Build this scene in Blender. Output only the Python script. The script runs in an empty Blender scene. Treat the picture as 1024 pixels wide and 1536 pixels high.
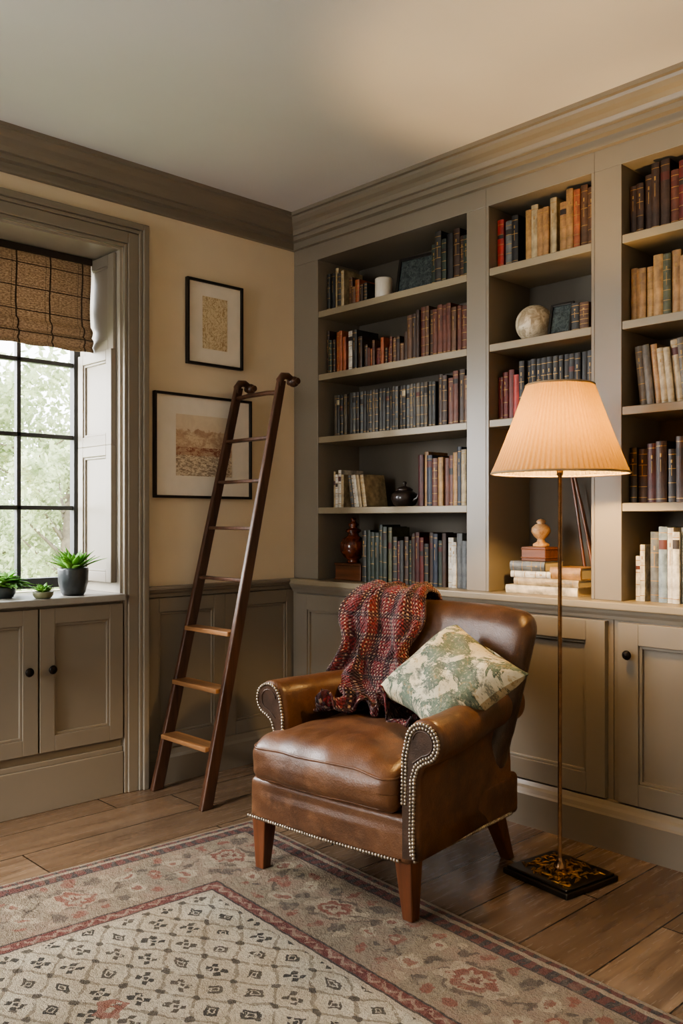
import bpy, bmesh, math, random
from mathutils import Vector, Matrix, noise
R=random.Random(11)
S=bpy.context.scene
COL=S.collection
pi=math.pi

# ------------------------------------------------------------------ helpers
def wb(o):
    m=o.matrix_basis.copy()
    if o.parent: m=wb(o.parent)@o.matrix_parent_inverse@m
    return m

class G:
    def __init__(s,T=None):
        s.v=[];s.f=[];s.m=[];s.sm=[];s.uv=[];s.T=T
    def add(s,vs,fs,m=0,smooth=False,uvs=None):
        b=len(s.v)
        for i,p in enumerate(vs):
            p=Vector(p)
            if s.T is not None: p=s.T@p
            s.v.append(tuple(p)); s.uv.append(uvs[i] if uvs else (0,0))
        for f in fs:
            s.f.append(tuple(i+b for i in f)); s.m.append(m); s.sm.append(smooth)
    def box(s,x0,x1,y0,y1,z0,z1,m=0):
        vs=[(x0,y0,z0),(x1,y0,z0),(x1,y1,z0),(x0,y1,z0),(x0,y0,z1),(x1,y0,z1),(x1,y1,z1),(x0,y1,z1)]
        s.add(vs,[(0,3,2,1),(4,5,6,7),(0,1,5,4),(1,2,6,5),(2,3,7,6),(3,0,4,7)],m)
    def taper(s,b,t,m=0):
        s.add(list(b)+list(t),[(3,2,1,0),(4,5,6,7),(0,1,5,4),(1,2,6,5),(2,3,7,6),(3,0,4,7)],m)
    def grid(s,fn,nu,nv,cu=False,cv=False,m=0,smooth=True):
        vs=[];uvs=[];fs=[]
        for j in range(nv if cv else nv+1):
            for i in range(nu if cu else nu+1):
                vs.append(fn(i/nu,j/nv)); uvs.append((i/nu,j/nv))
        W=nu if cu else nu+1; H=nv if cv else nv+1
        for j in range(nv):
            for i in range(nu):
                i2=(i+1)%W if cu else i+1; j2=(j+1)%H if cv else j+1
                fs.append((j*W+i,j*W+i2,j2*W+i2,j2*W+i))
        s.add(vs,fs,m,smooth,uvs)
    def lathe(s,prof,c=(0,0,0),n=32,m=0,smooth=True,cap=True):
        vs=[];fs=[]
        for r,z in prof:
            for i in range(n):
                a=2*pi*i/n; vs.append((c[0]+r*math.cos(a),c[1]+r*math.sin(a),c[2]+z))
        for j in range(len(prof)-1):
            for i in range(n):
                k=(i+1)%n; fs.append((j*n+i,j*n+k,(j+1)*n+k,(j+1)*n+i))
        s.add(vs,fs,m,smooth)
        if cap:
            for j in (0,len(prof)-1):
                if prof[j][0]>1e-4:
                    s.add(vs[j*n:(j+1)*n],[tuple(range(n))],m,False)
    def sphere(s,c,r,n=12,m=0,sc=(1,1,1)):
        def f(u,v):
            a=2*pi*u;b=pi*(v-.5)
            return (c[0]+r*sc[0]*math.cos(b)*math.cos(a),c[1]+r*sc[1]*math.cos(b)*math.sin(a),c[2]+r*sc[2]*math.sin(b))
        s.grid(f,n,max(4,n//2),cu=True,m=m)
    def tube(s,pts,r,n=8,m=0,closed=False,cap=True):
        pts=[Vector(p) for p in pts];N=len(pts)
        rr=r if isinstance(r,(list,tuple)) else [r]*N
        vs=[];fs=[];up=None
        for i,p in enumerate(pts):
            if closed: t=pts[(i+1)%N]-pts[i-1]
            else: t=pts[min(i+1,N-1)]-pts[max(i-1,0)]
            t.normalize()
            if up is None:
                up=Vector((0,0,1)) if abs(t.z)<.9 else Vector((0,1,0))
            a=(up-t*up.dot(t)); a.normalize(); b=t.cross(a); up=a
            for k in range(n):
                q=2*pi*k/n; vs.append(p+a*rr[i]*math.cos(q)+b*rr[i]*math.sin(q))
        for i in range(N if closed else N-1):
            j=(i+1)%N
            for k in range(n):
                l=(k+1)%n; fs.append((i*n+k,i*n+l,j*n+l,j*n+k))
        s.add(vs,fs,m,True)
        if cap and not closed:
            s.add(vs[:n],[tuple(range(n))],m); s.add(vs[-n:],[tuple(range(n))],m)
    def prism(s,prof,fn,a,b,m=0,smooth=False,caps=True):
        n=len(prof); vs=[fn(p,a) for p in prof]+[fn(p,b) for p in prof]
        s.add(vs,[(i,(i+1)%n,n+(i+1)%n,n+i) for i in range(n)],m,smooth)
        if caps: s.add(vs,[tuple(range(n)),tuple(range(2*n-1,n-1,-1))],m,False)
    def rbox(s,c,h,r,n=8,m=0,fn=None):
        def co(hh,rr):
            inn=hh-rr
            a=[-hh,-inn-rr*.72,-inn-rr*.4,-inn-rr*.15]
            b=[-inn+2*inn*i/n for i in range(n+1)]
            return a+b+[-x for x in reversed(a)]
        ax=[co(h[i],r) for i in range(3)]
        inn=[h[i]-r for i in range(3)]
        def pr(p):
            q=Vector([max(-inn[i],min(inn[i],p[i])) for i in range(3)])
            d=Vector(p)-q
            if d.length>1e-9: d.normalize()
            p=q+d*r
            if fn: p=Vector(fn(p))
            return (p[0]+c[0],p[1]+c[1],p[2]+c[2])
        for k in range(3):
            i,j=[(1,2),(2,0),(0,1)][k]
            for sg in (-1,1):
                vs=[];A=ax[i];B=ax[j]
                for b in B:
                    for a in A:
                        p=[0,0,0];p[i]=a;p[j]=b;p[k]=sg*h[k];vs.append(pr(p))
                W=len(A);fs=[(y*W+x,y*W+x+1,(y+1)*W+x+1,(y+1)*W+x) for y in range(len(B)-1) for x in range(W-1)]
                s.add(vs,fs,m,True)

def obj(name,g,mats,parent=None,label=None,cat=None,group=None,kind=None,bev=0,weld=False,sub=0,place=None,solid=0,recenter=True,fixn=True):
    me=bpy.data.meshes.new(name)
    me.from_pydata(g.v,[],g.f)
    for p,mi,sm in zip(me.polygons,g.m,g.sm):
        p.material_index=mi; p.use_smooth=sm
    uvl=me.uv_layers.new(name='UVMap')
    for l in me.loops: uvl.data[l.index].uv=g.uv[l.vertex_index]
    if not isinstance(mats,(list,tuple)): mats=[mats]
    for m in mats: me.materials.append(m)
    if fixn or weld:
        bm=bmesh.new();bm.from_mesh(me)
        if weld: bmesh.ops.remove_doubles(bm,verts=bm.verts,dist=1e-5)
        bmesh.ops.recalc_face_normals(bm,faces=bm.faces)
        bm.to_mesh(me);bm.free()
    o=bpy.data.objects.new(name,me)
    COL.objects.link(o)
    if place is not None:
        o.matrix_basis=place
    elif recenter and len(me.vertices):
        xs=[v.co for v in me.vertices]
        c=Vector(((min(v.x for v in xs)+max(v.x for v in xs))/2,(min(v.y for v in xs)+max(v.y for v in xs))/2,min(v.z for v in xs)))
        me.transform(Matrix.Translation(-c)); o.location=c
    if parent:
        o.parent=parent; o.matrix_parent_inverse=wb(parent).inverted()
    if bev:
        b=o.modifiers.new('bevel','BEVEL'); b.width=bev;b.segments=2;b.limit_method='ANGLE';b.angle_limit=.6
    if solid:
        b=o.modifiers.new('solid','SOLIDIFY'); b.thickness=solid; b.offset=0
    if sub:
        b=o.modifiers.new('sub','SUBSURF'); b.levels=sub;b.render_levels=sub
    if label: o['label']=label
    if cat: o['category']=cat
    if group: o['group']=group
    if kind: o['kind']=kind
    return o
def empty(name,loc,label,cat,group=None,rot=0):
    o=bpy.data.objects.new(name,None); COL.objects.link(o)
    o.empty_display_size=.1; o.location=loc; o.rotation_euler=(0,0,rot)
    o['label']=label;o['category']=cat
    if group:o['group']=group
    return o
def TR(x=0,y=0,z=0): return Matrix.Translation((x,y,z))
def frameM(o,u,n):
    u=Vector(u);n=Vector(n)
    return Matrix(((u.x,n.x,0,o[0]),(u.y,n.y,0,o[1]),(0,0,1,o[2]),(0,0,0,1)))
LW=frameM((0,0,0),(0,1,0),(1,0,0))
RW=frameM((0,0,0),(1,0,0),(0,-1,0))

# ------------------------------------------------------------------ materials
def lin(r,g,b):
    def f(c):
        c/=255
        return c/12.92 if c<=.04045 else ((c+.055)/1.055)**2.4
    return (f(r),f(g),f(b),1)
def scl(c,k): return (min(1,c[0]*k),min(1,c[1]*k),min(1,c[2]*k),1)
class NT:
    def __init__(s,name):
        s.mat=bpy.data.materials.new(name);s.mat.use_nodes=True
        s.nt=s.mat.node_tree;s.b=s.nt.nodes['Principled BSDF'];s.out=s.nt.nodes['Material Output']
    def n(s,t,**k):
        x=s.nt.nodes.new(t)
        for a,b in k.items(): setattr(x,a,b)
        return x
    def L(s,a,b): s.nt.links.new(a,b)
    def setin(s,sock,val):
        if isinstance(val,E): s.L(val.s,sock)
        elif hasattr(val,'links'): s.L(val,sock)
        else: sock.default_value=val
    def coord(s,kind='Object'): return s.n('ShaderNodeTexCoord').outputs[kind]
    def mapping(s,vec,scale=(1,1,1),rot=(0,0,0),loc=(0,0,0)):
        x=s.n('ShaderNodeMapping');s.L(vec,x.inputs[0]);x.inputs['Scale'].default_value=scale
        x.inputs['Rotation'].default_value=rot;x.inputs['Location'].default_value=loc
        return x.outputs[0]
    def noise(s,vec=None,scale=5,detail=4,rough=.55,dist=0,col=False):
        x=s.n('ShaderNodeTexNoise')
        if vec is not None: s.L(vec,x.inputs['Vector'])
        x.inputs['Scale'].default_value=scale;x.inputs['Detail'].default_value=detail
        x.inputs['Roughness'].default_value=rough;x.inputs['Distortion'].default_value=dist
        return x.outputs['Color'] if col else E(s,x.outputs[0])
    def voro(s,vec=None,scale=5,feat='F1',out='Distance'):
        x=s.n('ShaderNodeTexVoronoi',feature=feat)
        if vec is not None: s.L(vec,x.inputs['Vector'])
        x.inputs['Scale'].default_value=scale
        return E(s,x.outputs[out]) if out=='Distance' else x.outputs[out]
    def xyz(s,vec):
        x=s.n('ShaderNodeSeparateXYZ');s.L(vec,x.inputs[0]);return [E(s,x.outputs[i]) for i in range(3)]
    def comb(s,a,b,c):
        x=s.n('ShaderNodeCombineXYZ')
        for i,q in enumerate((a,b,c)): s.setin(x.inputs[i],q)
        return x.outputs[0]
    def wn(s,vec):
        x=s.n('ShaderNodeTexWhiteNoise',noise_dimensions='3D');s.L(vec,x.inputs['Vector']);return E(s,x.outputs['Value'])
    def mix(s,f,a,b,mode='MIX'):
        x=s.n('ShaderNodeMix',data_type='RGBA',blend_type=mode)
        s.setin(x.inputs[0],f);s.setin(x.inputs[6],a);s.setin(x.inputs[7],b)
        return x.outputs[2]
    def bump(s,h,strength=.3,dist=.01):
        x=s.n('ShaderNodeBump');x.inputs['Strength'].default_value=strength;x.inputs['Distance'].default_value=dist
        s.setin(x.inputs['Height'],h);s.L(x.outputs[0],s.b.inputs['Normal'])
    def base(s,c): s.setin(s.b.inputs['Base Color'],c)
    def rough(s,c): s.setin(s.b.inputs['Roughness'],c)
    def set(s,**k):
        for a,b in k.items(): s.b.inputs[a.replace('_',' ')].default_value=b
class E:
    def __init__(s,t,sock): s.t=t;s.s=sock
    def op(s,o,b=None,c=None):
        x=s.t.n('ShaderNodeMath',operation=o);s.t.setin(x.inputs[0],s)
        if b is not None: s.t.setin(x.inputs[1],b)
        if c is not None: s.t.setin(x.inputs[2],c)
        return E(s.t,x.outputs[0])
    def __add__(s,b): return s.op('ADD',b)
    __radd__=__add__
    def __sub__(s,b): return s.op('SUBTRACT',b)
    def __mul__(s,b): return s.op('MULTIPLY',b)
    __rmul__=__mul__
    def __truediv__(s,b): return s.op('DIVIDE',b)
    def fr(s): return s.op('FRACT')
    def fl(s): return s.op('FLOOR')
    def ab(s): return s.op('ABSOLUTE')
    def lt(s,b): return s.op('LESS_THAN',b)
    def gt(s,b): return s.op('GREATER_THAN',b)
    def mn(s,b): return s.op('MINIMUM',b)
    def mx(s,b): return s.op('MAXIMUM',b)
    def sin(s): return s.op('SINE')
    def sm(s,a,b):
        x=s.t.n('ShaderNodeMapRange',interpolation_type='SMOOTHSTEP');s.t.setin(x.inputs[0],s)
        x.inputs[1].default_value=a;x.inputs[2].default_value=b;return E(s.t,x.outputs[0])

_pc={}
def pm(name,c,rough=.5,metal=0,var=.12,scale=14,bump=0,bscale=120,coat=0,spec=.5,stretch=(1,1,1)):
    if name in _pc: return _pc[name]
    t=NT(name);v=t.mapping(t.coord(),scale=stretch)
    f=t.noise(v,scale,5).sm(.25,.75)
    t.base(t.mix(f,scl(c,1-var),scl(c,1+var)))
    t.rough(rough);t.set(Metallic=metal,Coat_Weight=coat,Specular_IOR_Level=spec)
    if bump: t.bump(t.noise(v,bscale,3),bump,.004)
    _pc[name]=t.mat;return t.mat

paint=pm('greige_paint',lin(130,121,108),.36,var=.025,scale=3)
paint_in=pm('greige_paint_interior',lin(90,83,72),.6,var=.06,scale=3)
shelfpaint=pm('greige_shelf_paint',lin(142,130,108),.4,var=.12,scale=6,bump=.05,bscale=80,stretch=(.2,1,1))
cream=pm('cream_wall_paint',lin(219,203,177),.75,var=.035,scale=2.5,bump=.05,bscale=90)
ceilm=pm('ceiling_paint',lin(211,209,210),.85,var=.02,scale=2)
dark_metal=pm('dark_bronze',lin(34,28,24),.35,metal=.7,var=.2)
black_frame=pm('black_frame_wood',lin(30,26,23),.4,var=.2,scale=30)
winmetal=pm('dark_window_frame',lin(52,54,56),.45,var=.1)
matboard=pm('mat_board',lin(228,220,206),.85,var=.03)
pages=pm('book_pages',lin(186,168,134),.85,var=.12,scale=200,stretch=(8,1,1))
gold=pm('gilt_tooling',lin(158,126,74),.42,metal=.5,var=.3,scale=60)
brass=pm('aged_brass',lin(146,114,84),.25,metal=.9,var=.3,scale=30)
whitepaint=pm('white_window_paint',lin(156,148,134),.35,var=.04)

def wood(name,c,rough=.4,sc=3,axis=2,contrast=.45,coat=0):
    t=NT(name);st=[26,26,26];st[axis]=1.6
    v=t.mapping(t.coord(),scale=[q*sc/3 for q in st])
    f=t.noise(v,1.2,6,.6,.6).sm(.25,.75)
    g=t.noise(v,5,3,.6)
    c1=t.mix(f,scl(c,1-contrast),scl(c,1+contrast))
    t.base(t.mix(g*.35,c1,scl(c,.45)));t.rough(g*.2+(rough-.1));t.set(Coat_Weight=coat)
    t.bump(f+g*.4,.12,.003);return t.mat
ladder_wood=wood('walnut_ladder_wood',lin(78,52,38),.33,3,2)
tread_wood=wood('worn_tread_wood',lin(156,114,78),.38,3,0)
leg_wood=wood('chair_leg_wood',lin(104,62,40),.32,3,2,coat=.3)
boxwood=wood('box_wood',lin(104,64,40),.4,3,0)

def leather(name,c1,c2,c3):
    t=NT(name);co=t.coord()
    a=t.noise(co,4.2,5,.6,.3).sm(.3,.7);b=t.noise(co,18,5,.7);v=t.voro(co,190)
    col=t.mix(a,c1,c2);col=t.mix(b.sm(.46,.78)*.45,col,c3)
    col=t.mix(t.noise(co,9,5,.7,.5).sm(.52,.72)*.4,col,scl(c1,.65))
    t.base(col);t.rough(b*.36+.2);t.set(Specular_IOR_Level=.5,Coat_Weight=.15,Coat_Roughness=.32)
    cr=t.noise(co,8,5,.6,.4)
    t.bump(v*.22+cr*1.2+b*.25,.32,.007);return t.mat
leather_m=leather('worn_brown_leather',lin(74,49,34),lin(112,76,51),lin(146,106,74))
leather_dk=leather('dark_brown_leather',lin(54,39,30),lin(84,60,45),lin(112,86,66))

def floor_mat():
    t=NT('oak_floor_planks');x,y,z=t.xyz(t.coord())
    w=.25;ix=((x+.06)/w).fl();fx=((x+.06)/w).fr()
    off=t.wn(t.comb(ix,3.3,0))*2.3
    yy=(y+off)/1.7;iy=yy.fl();fy=yy.fr()
    rnd=t.wn(t.comb(ix,iy,1.7));
    v=t.comb(x*13+rnd*40,y*1.0+rnd*9,0)
    g=t.noise(v,1.4,6,.58,.7).sm(.25,.78);g2=t.noise(v,6,3,.55)
    c=t.mix(g,lin(96,78,62),lin(156,132,109))
    c=t.mix(rnd.sm(.15,.95)*.75,c,lin(98,78,61));c=t.mix(g2.sm(.48,.8)*.35,c,lin(64,51,40))
    seam=(fx.lt(.022)).mx(fy.lt(.0035))
    c=t.mix(seam*.92,c,lin(22,17,14));t.base(c);t.rough(g2*.16+.18)
    t.bump(g*.3+g2*.15-seam*1.4,.28,.004);return t.mat
floor_m=floor_mat()

RUGW,RUGL=2.75,3.3
def rug_mat():
    t=NT('woven_wool_rug');co=t.coord()
    d=t.xyz(t.noise(co,16,4,.65,col=True));dl=t.xyz(t.noise(co,4.5,2,.5,col=True))
    x0,y0,z0=t.xyz(co)
    x=x0+(d[0]-.5)*.046+(dl[0]-.5)*.05;y=y0+(d[1]-.5)*.046+(dl[1]-.5)*.05
    xs=x0+(d[0]-.5)*.018;ys=y0+(d[1]-.5)*.018
    e=(xs.mn(xs*-1+RUGW)).mn((ys*-1).mn(ys+RUGL))
    ex=xs.mn(xs*-1+RUGW);ey=(ys*-1).mn(ys+RUGL)
    isx=ex.lt(ey);al=isx*y+(isx*-1+1)*x
    speck=t.noise(co,130,3,.7);blot=t.noise(co,6,4,.6);wear=t.noise(co,28,4,.7)
    cream_c=t.mix(blot.sm(.3,.7),lin(220,205,176),lin(242,232,208))
    cream_c=t.mix(speck.sm(.45,.8)*.5,cream_c,lin(188,170,140))
    sx,sy=.180,.130
    u=(x/sx+y/sy);v=(x/sx-y/sy)
    fu=(u.fr()-.5).ab();fv=(v.fr()-.5).ab()
    line=(fu.gt(.45)).mx(fv.gt(.45))*wear.gt(.42)
    c=t.mix(line*.7,cream_c,lin(150,132,106))
    cu=u.fr()-.5;cv=v.fr()-.5
    px=(cu+cv)*.5*sx;py=(cu-cv)*.5*sy
    rw=t.wn(t.comb(u.fl(),v.fl(),0))
    lz=px.ab()*.72+py.ab()
    core=lz.lt(.0085)
    ring=((lz-.0185).ab().lt(.0055))*(wear.gt(.41))
    petals=((px.ab()-.0195).ab()+(py.ab()-.0125).ab()).lt(.0130)
    alt=rw.gt(.55)
    mot=(core.mx(ring*alt).mx(petals*(alt*-1+1)))*wear.gt(.375)
    ll=((fu.gt(.42))*(fv.gt(.39))).mx((fv.gt(.42))*(fu.gt(.39)))
    mc=t.mix(t.wn(t.comb(v.fl(),u.fl(),2)).sm(.3,1.),lin(38,38,40),lin(92,82,72))
    c=t.mix(mot*.92,c,mc);c=t.mix(ll*.8,c,lin(70,63,58))
    S2=.66
    mx_=((x/S2).fr()-.5)*S2;my_=((y/S2+.2).fr()-.5)*S2
    md=mx_.ab()*.9+my_.ab()+((mx_*70).sin()*(my_*70).sin())*.012
    c=t.mix(md.lt(.050)*wear.gt(.38)*.85,c,t.mix(speck.sm(.3,.7),lin(154,84,70),lin(190,126,106)))
    c=t.mix(md.lt(.014),c,lin(206,192,166))
    field=c
    bc=t.mix(speck.sm(.25,.75),lin(136,121,102),lin(196,179,153))
    bc=t.mix(blot.sm(.42,.62)*.45,bc,lin(196,160,138))
    xb=x0+(d[0]-.5)*.075+(dl[0]-.5)*.12;yb_=y0+(d[1]-.5)*.075+(dl[1]-.5)*.12
    alb=isx*yb_+(isx*-1+1)*xb;edb=(xb.mn(xb*-1+RUGW)).mn((yb_*-1).mn(yb_+RUGL))
    P=.60
    q=((alb/P).fr()-.5)*P;w=edb-.275
    rad=(q*q*.7+w*w).op('SQRT')
    ang=w.op('ARCTAN2',q)
    rr_=rad+(ang*6).sin()*.006
    bc=t.mix(((rr_-.074).ab().lt(.008))*.65,bc,lin(92,78,72))
    bc=t.mix(rr_.lt(.066)*.5,bc,lin(216,198,170))
    bc=t.mix(((rr_-.045).ab().lt(.011))*.8,bc,lin(150,72,60));bc=t.mix(rr_.lt(.016)*.9,bc,lin(130,66,58))
    q2=((alb/P+.5).fr()-.5)*P
    vine=((w-(q2*20).sin()*.055).ab().lt(.008))
    bc=t.mix(vine*rad.gt(.10)*.65,bc,lin(88,77,70))
    for (qa,wa,rr2,cc) in ((.10,.06,.034,lin(218,202,174)),(.10,.06,.014,lin(150,74,62)),(.0,.0,.034,lin(166,98,82)),(.0,.0,.014,lin(220,204,176)),(.19,.10,.028,lin(98,90,84)),(.06,.115,.018,lin(166,96,80)),(.22,.03,.026,lin(214,196,168)),(.15,.125,.018,lin(210,192,164)),(.14,.0,.018,lin(92,82,76)),(.03,.07,.016,lin(90,82,78)),(.25,.12,.018,lin(160,92,78))):
        dx=q2.ab()-qa;dw=w.ab()-wa
        r2=(dx*dx+dw*dw).op('SQRT')+(d[2]-.5)*.06
        bc=t.mix(r2.lt(rr2)*.75,bc,cc)
    bc=t.mix(wear.sm(.46,.62)*.45,bc,lin(178,162,138))
    g1=t.mix(((al/.05).fr()-.5).ab().lt(.22)*(wear.gt(.42)),lin(132,82,76),lin(86,78,78))
    zz_=((((al/.06).fr()-.5).ab()*.05)+.470-e).ab().lt(.007)
    g2=t.mix(zz_*wear.gt(.42)*.7,t.mix(wear.sm(.4,.6),lin(132,72,66),lin(158,104,94)),lin(198,172,148))
    dk=lin(88,76,74)
    c=t.mix(e.lt(.53),field,lin(218,203,178))
    c=t.mix(e.lt(.512),c,dk);c=t.mix(e.lt(.505),c,g2);c=t.mix(e.lt(.462),c,dk)
    c=t.mix(e.lt(.454),c,bc);c=t.mix(e.lt(.105),c,dk);c=t.mix(e.lt(.098),c,g1)
    c=t.mix(e.lt(.055),c,lin(192,174,150));c=t.mix(e.lt(.035),c,g1);c=t.mix(e.lt(.016),c,lin(182,162,138))
    c=t.mix(wear.sm(.50,.68)*.25,c,lin(196,180,154))
    c=t.mix((speck.sm(.35,.75))*.36,c,t.mix(.6,c,lin(106,92,74)))
    t.base(c);t.rough(.95);t.set(Specular_IOR_Level=.12,Sheen_Weight=.15)
    t.bump(speck*1.8+t.noise(co,320,2)*.9+wear*2.8,1.0,.022);return t.mat
rug_m=rug_mat()

def blind_mat():
    t=NT('woven_blind_fabric');uv=t.coord('UV');x,y,z=t.xyz(uv)
    dd=t.xyz(t.noise(uv,9,3,.6,col=True));U=x+(dd[0]-.5)*.006;Vv=y+(dd[1]-.5)*.012
    wv=((x*1300).sin()*.5+.5)*((y*520).sin()*.5+.5)
    nz=t.noise(t.mapping(uv,scale=(90,90,1)),1,4,.75)
    c=t.mix(nz.sm(.3,.7),lin(118,100,84),lin(190,168,144))
    c=t.mix(wv*.4,c,lin(84,70,60))
    ln=((U*7.3).fr().lt(.05)).mx((Vv*4.2+.35).fr().lt(.045))
    ln2=((U*7.3+.12).fr().lt(.02)).mx((Vv*4.2+.45).fr().lt(.02))
    c=t.mix(ln*.85,c,lin(46,40,38));c=t.mix(ln2*.5,c,lin(58,50,46));t.base(c);t.rough(.9)
    t.bump(nz+wv,.5,.003)
    tr=t.n('ShaderNodeBsdfTranslucent');t.setin(tr.inputs[0],c)
    m=t.n('ShaderNodeMixShader');m.inputs[0].default_value=.42
    t.L(t.b.outputs[0],m.inputs[1]);t.L(tr.outputs[0],m.inputs[2]);t.L(m.outputs[0],t.out.inputs[0]);return t.mat
def shade_mat():
    t=NT('pleated_linen_shade');co=t.coord();nz=t.noise(t.mapping(co,scale=(60,60,4)),3,3,.6)
    c=t.mix(nz,lin(126,110,84),lin(152,135,106));t.base(c);t.rough(.85)
    tr=t.n('ShaderNodeBsdfTranslucent');t.setin(tr.inputs[0],t.mix(nz,lin(196,146,66),lin(216,168,86)))
    m=t.n('ShaderNodeMixShader');m.inputs[0].default_value=.10
    t.L(t.b.outputs[0],m.inputs[1]);t.L(tr.outputs[0],m.inputs[2]);t.L(m.outputs[0],t.out.inputs[0]);return t.mat
def throw_mat():
    t=NT('red_woven_throw');uv=t.coord('UV');x,y,z=t.xyz(uv)
    dd=t.xyz(t.noise(uv,14,3,.6,col=True));x=x+(dd[0]-.5)*.03;y=y+(dd[1]-.5)*.018
    nz=t.noise(t.mapping(uv,scale=(1,2.4,1)),60,3,.7)
    p1=((x*6).fr()-.5).ab();p2=((y*14).fr()-.5).ab()
    c=t.mix(nz.sm(.3,.7),lin(70,14,18),lin(138,36,36))
    c=t.mix(p1.gt(.34)*.7,c,lin(36,18,20));c=t.mix(p2.gt(.36)*.65,c,lin(40,20,22))
    vv=t.voro(t.mapping(uv,scale=(1,2.2,1)),52)
    k=((x*34).fr().lt(.42))*((y*80).fr().lt(.45))*(t.noise(uv,16,3).gt(.48))
    v2=t.voro(t.mapping(uv,scale=(1,2.2,1),loc=(3,2,0)),46)
    c=t.mix(v2.lt(.28)*.7,c,lin(30,18,20))
    c=t.mix(k*.65,c,lin(196,164,138));t.base(c);t.rough(.95);t.set(Sheen_Weight=.15)
    t.bump(nz+vv*.8+((x*214).sin()*(y*502).sin())*.5,.9,.012);return t.mat
def pillow_mat():
    t=NT('toile_cushion_fabric');uv=t.coord('UV')
    n1=t.noise(uv,4.0,6,.70,.6);n2=t.noise(uv,34,4,.75,.6);n3=t.noise(t.mapping(uv,loc=(4,2,0)),6.5,5,.68,.5)
    c=t.mix(n2,lin(182,170,140),lin(220,210,182))
    c=t.mix(n1.sm(.45,.51)*n2.sm(.28,.5)*.92,c,lin(88,106,90))
    c=t.mix(n3.sm(.52,.57)*n2.sm(.35,.56)*.85,c,lin(104,106,94))
    c=t.mix(n3.sm(.43,.37)*n2.sm(.38,.58)*.8,c,lin(160,136,94))
    c=t.mix(((n1-.5).ab().lt(.012))*.75,c,lin(60,76,64))
    t.base(c);t.rough(.9);t.bump(n2+t.noise(uv,5,4,.6)*3.5,.4,.008);return t.mat
def print_mat(kind):
    t=NT('art_print_'+kind);x,y,z=t.xyz(t.coord('UV'));uv=t.coord('UV')
    n=t.noise(uv,5,6,.65,1);f=t.noise(uv,34,4,.7)
    if kind=='floral':
        c=t.mix((n-.5).ab().sm(.0,.03),lin(164,134,92),lin(222,206,172));c=t.mix(f.sm(.54,.62)*.35,c,lin(180,152,112))
        n4=t.noise(t.mapping(uv,loc=(3,1,0)),9,5,.7,2);c=t.mix(((n4-.5).ab().lt(.014))*.7,c,lin(140,108,72))
    else:
        c=t.mix(n.sm(.35,.65),lin(184,154,128),lin(216,196,166))
        f2=t.noise(t.mapping(uv,scale=(1,2.2,1)),14,6,.75,1.2)
        c=t.mix(f2.sm(.5,.6)*y.lt(.8)*.5,c,lin(148,108,84))
        c=t.mix(y.lt(.34)*.75,c,t.mix(f2.sm(.46,.54),lin(224,210,184),lin(138,122,106)))
        c=t.mix(((y-.40).ab().lt(.07))*n.sm(.4,.6)*f2.gt(.45),c,lin(140,80,60))
        c=t.mix((y+ (n-.5)*.3).gt(.74)*.75,c,lin(222,208,184))
    t.base(c);t.rough(.7);return t.mat
def stone_mat(nm,a,b,v_):
    t=NT(nm);co=t.coord();n=t.noise(co,22,6,.7,1);v=t.voro(co,40)
    c=t.mix(n.sm(.35,.65),a,b);c=t.mix(v.lt(.2)*.5,c,v_);t.base(c);t.rough(.4);t.bump(n,.4,.004);return t.mat
def glaze(name,a,b,ro=.2,sc=12):
    t=NT(name);co=t.coord();n=t.noise(co,sc,5,.6,1).sm(.3,.7);t.base(t.mix(n,a,b));t.rough(ro);t.set(Coat_Weight=.4);return t.mat
def leaf_mat(name,a,b,tr=.3):
    t=NT(name);n=t.noise(t.coord(),3,3);c=t.mix(n.sm(.3,.7),a,b);t.base(c);t.rough(.5)
    x=t.n('ShaderNodeBsdfTranslucent');t.setin(x.inputs[0],c);m=t.n('ShaderNodeMixShader');m.inputs[0].default_value=tr
    t.L(t.b.outputs[0],m.inputs[1]);t.L(x.outputs[0],m.inputs[2]);t.L(m.outputs[0],t.out.inputs[0]);return t.mat
def glass_mat():
    t=NT('window_glass');tr=t.n('ShaderNodeBsdfTransparent');gl=t.n('ShaderNodeBsdfGlossy');gl.inputs['Roughness'].default_value=.02
    m=t.n('ShaderNodeMixShader');m.inputs[0].default_value=.04
    t.L(tr.outputs[0],m.inputs[1]);t.L(gl.outputs[0],m.inputs[2]);t.L(m.outputs[0],t.out.inputs[0]);return t.mat
def bulb_mat():
    t=NT('glowing_bulb');t.base((1,.8,.55,1));t.set(Emission_Color=(1,.64,.28,1),Emission_Strength=9);return t.mat
blind_m=blind_mat();shade_m=shade_mat();throw_m=throw_mat();pillow_m=pillow_mat();glass_m=glass_mat()

# ------------------------------------------------------------------ room shell
CH=2.97
XE,YE=5.3,-5.3
BY=.36
g=G();g.box(-.45,XE,YE,BY,-.05,0)
obj('floor',g,floor_m,label='oak plank floor with wide grey-brown boards',cat='floor',kind='structure',recenter=False)
g=G();g.box(-.45,XE+.1,YE-.1,BY+.1,CH,CH+.08)
obj('ceiling',g,ceilm,label='plain off-white painted ceiling',cat='ceiling',kind='structure')
W1=(-2.35,-1.08);W2=(-4.75,-3.48);WT=2.60  # W2 is an added opening out of view, for fill light
g=G();X0,X1=-.45,0
for a,b in ((YE,W2[0]),(W2[1],W1[0]),(W1[1],BY)): g.box(X0,X1,a,b,0,CH)
for a,b in (W1,W2):
    g.box(X0,X1,a,b,WT,CH); g.box(X0,-.40,a,b,0,.95)
obj('wall_left',g,cream,label='cream painted wall with deep window recesses',cat='wall',kind='structure')
g=G();g.box(-.45,XE,BY,BY+.1,0,CH);g.box(3.12,XE,0,BY,0,CH)
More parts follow.
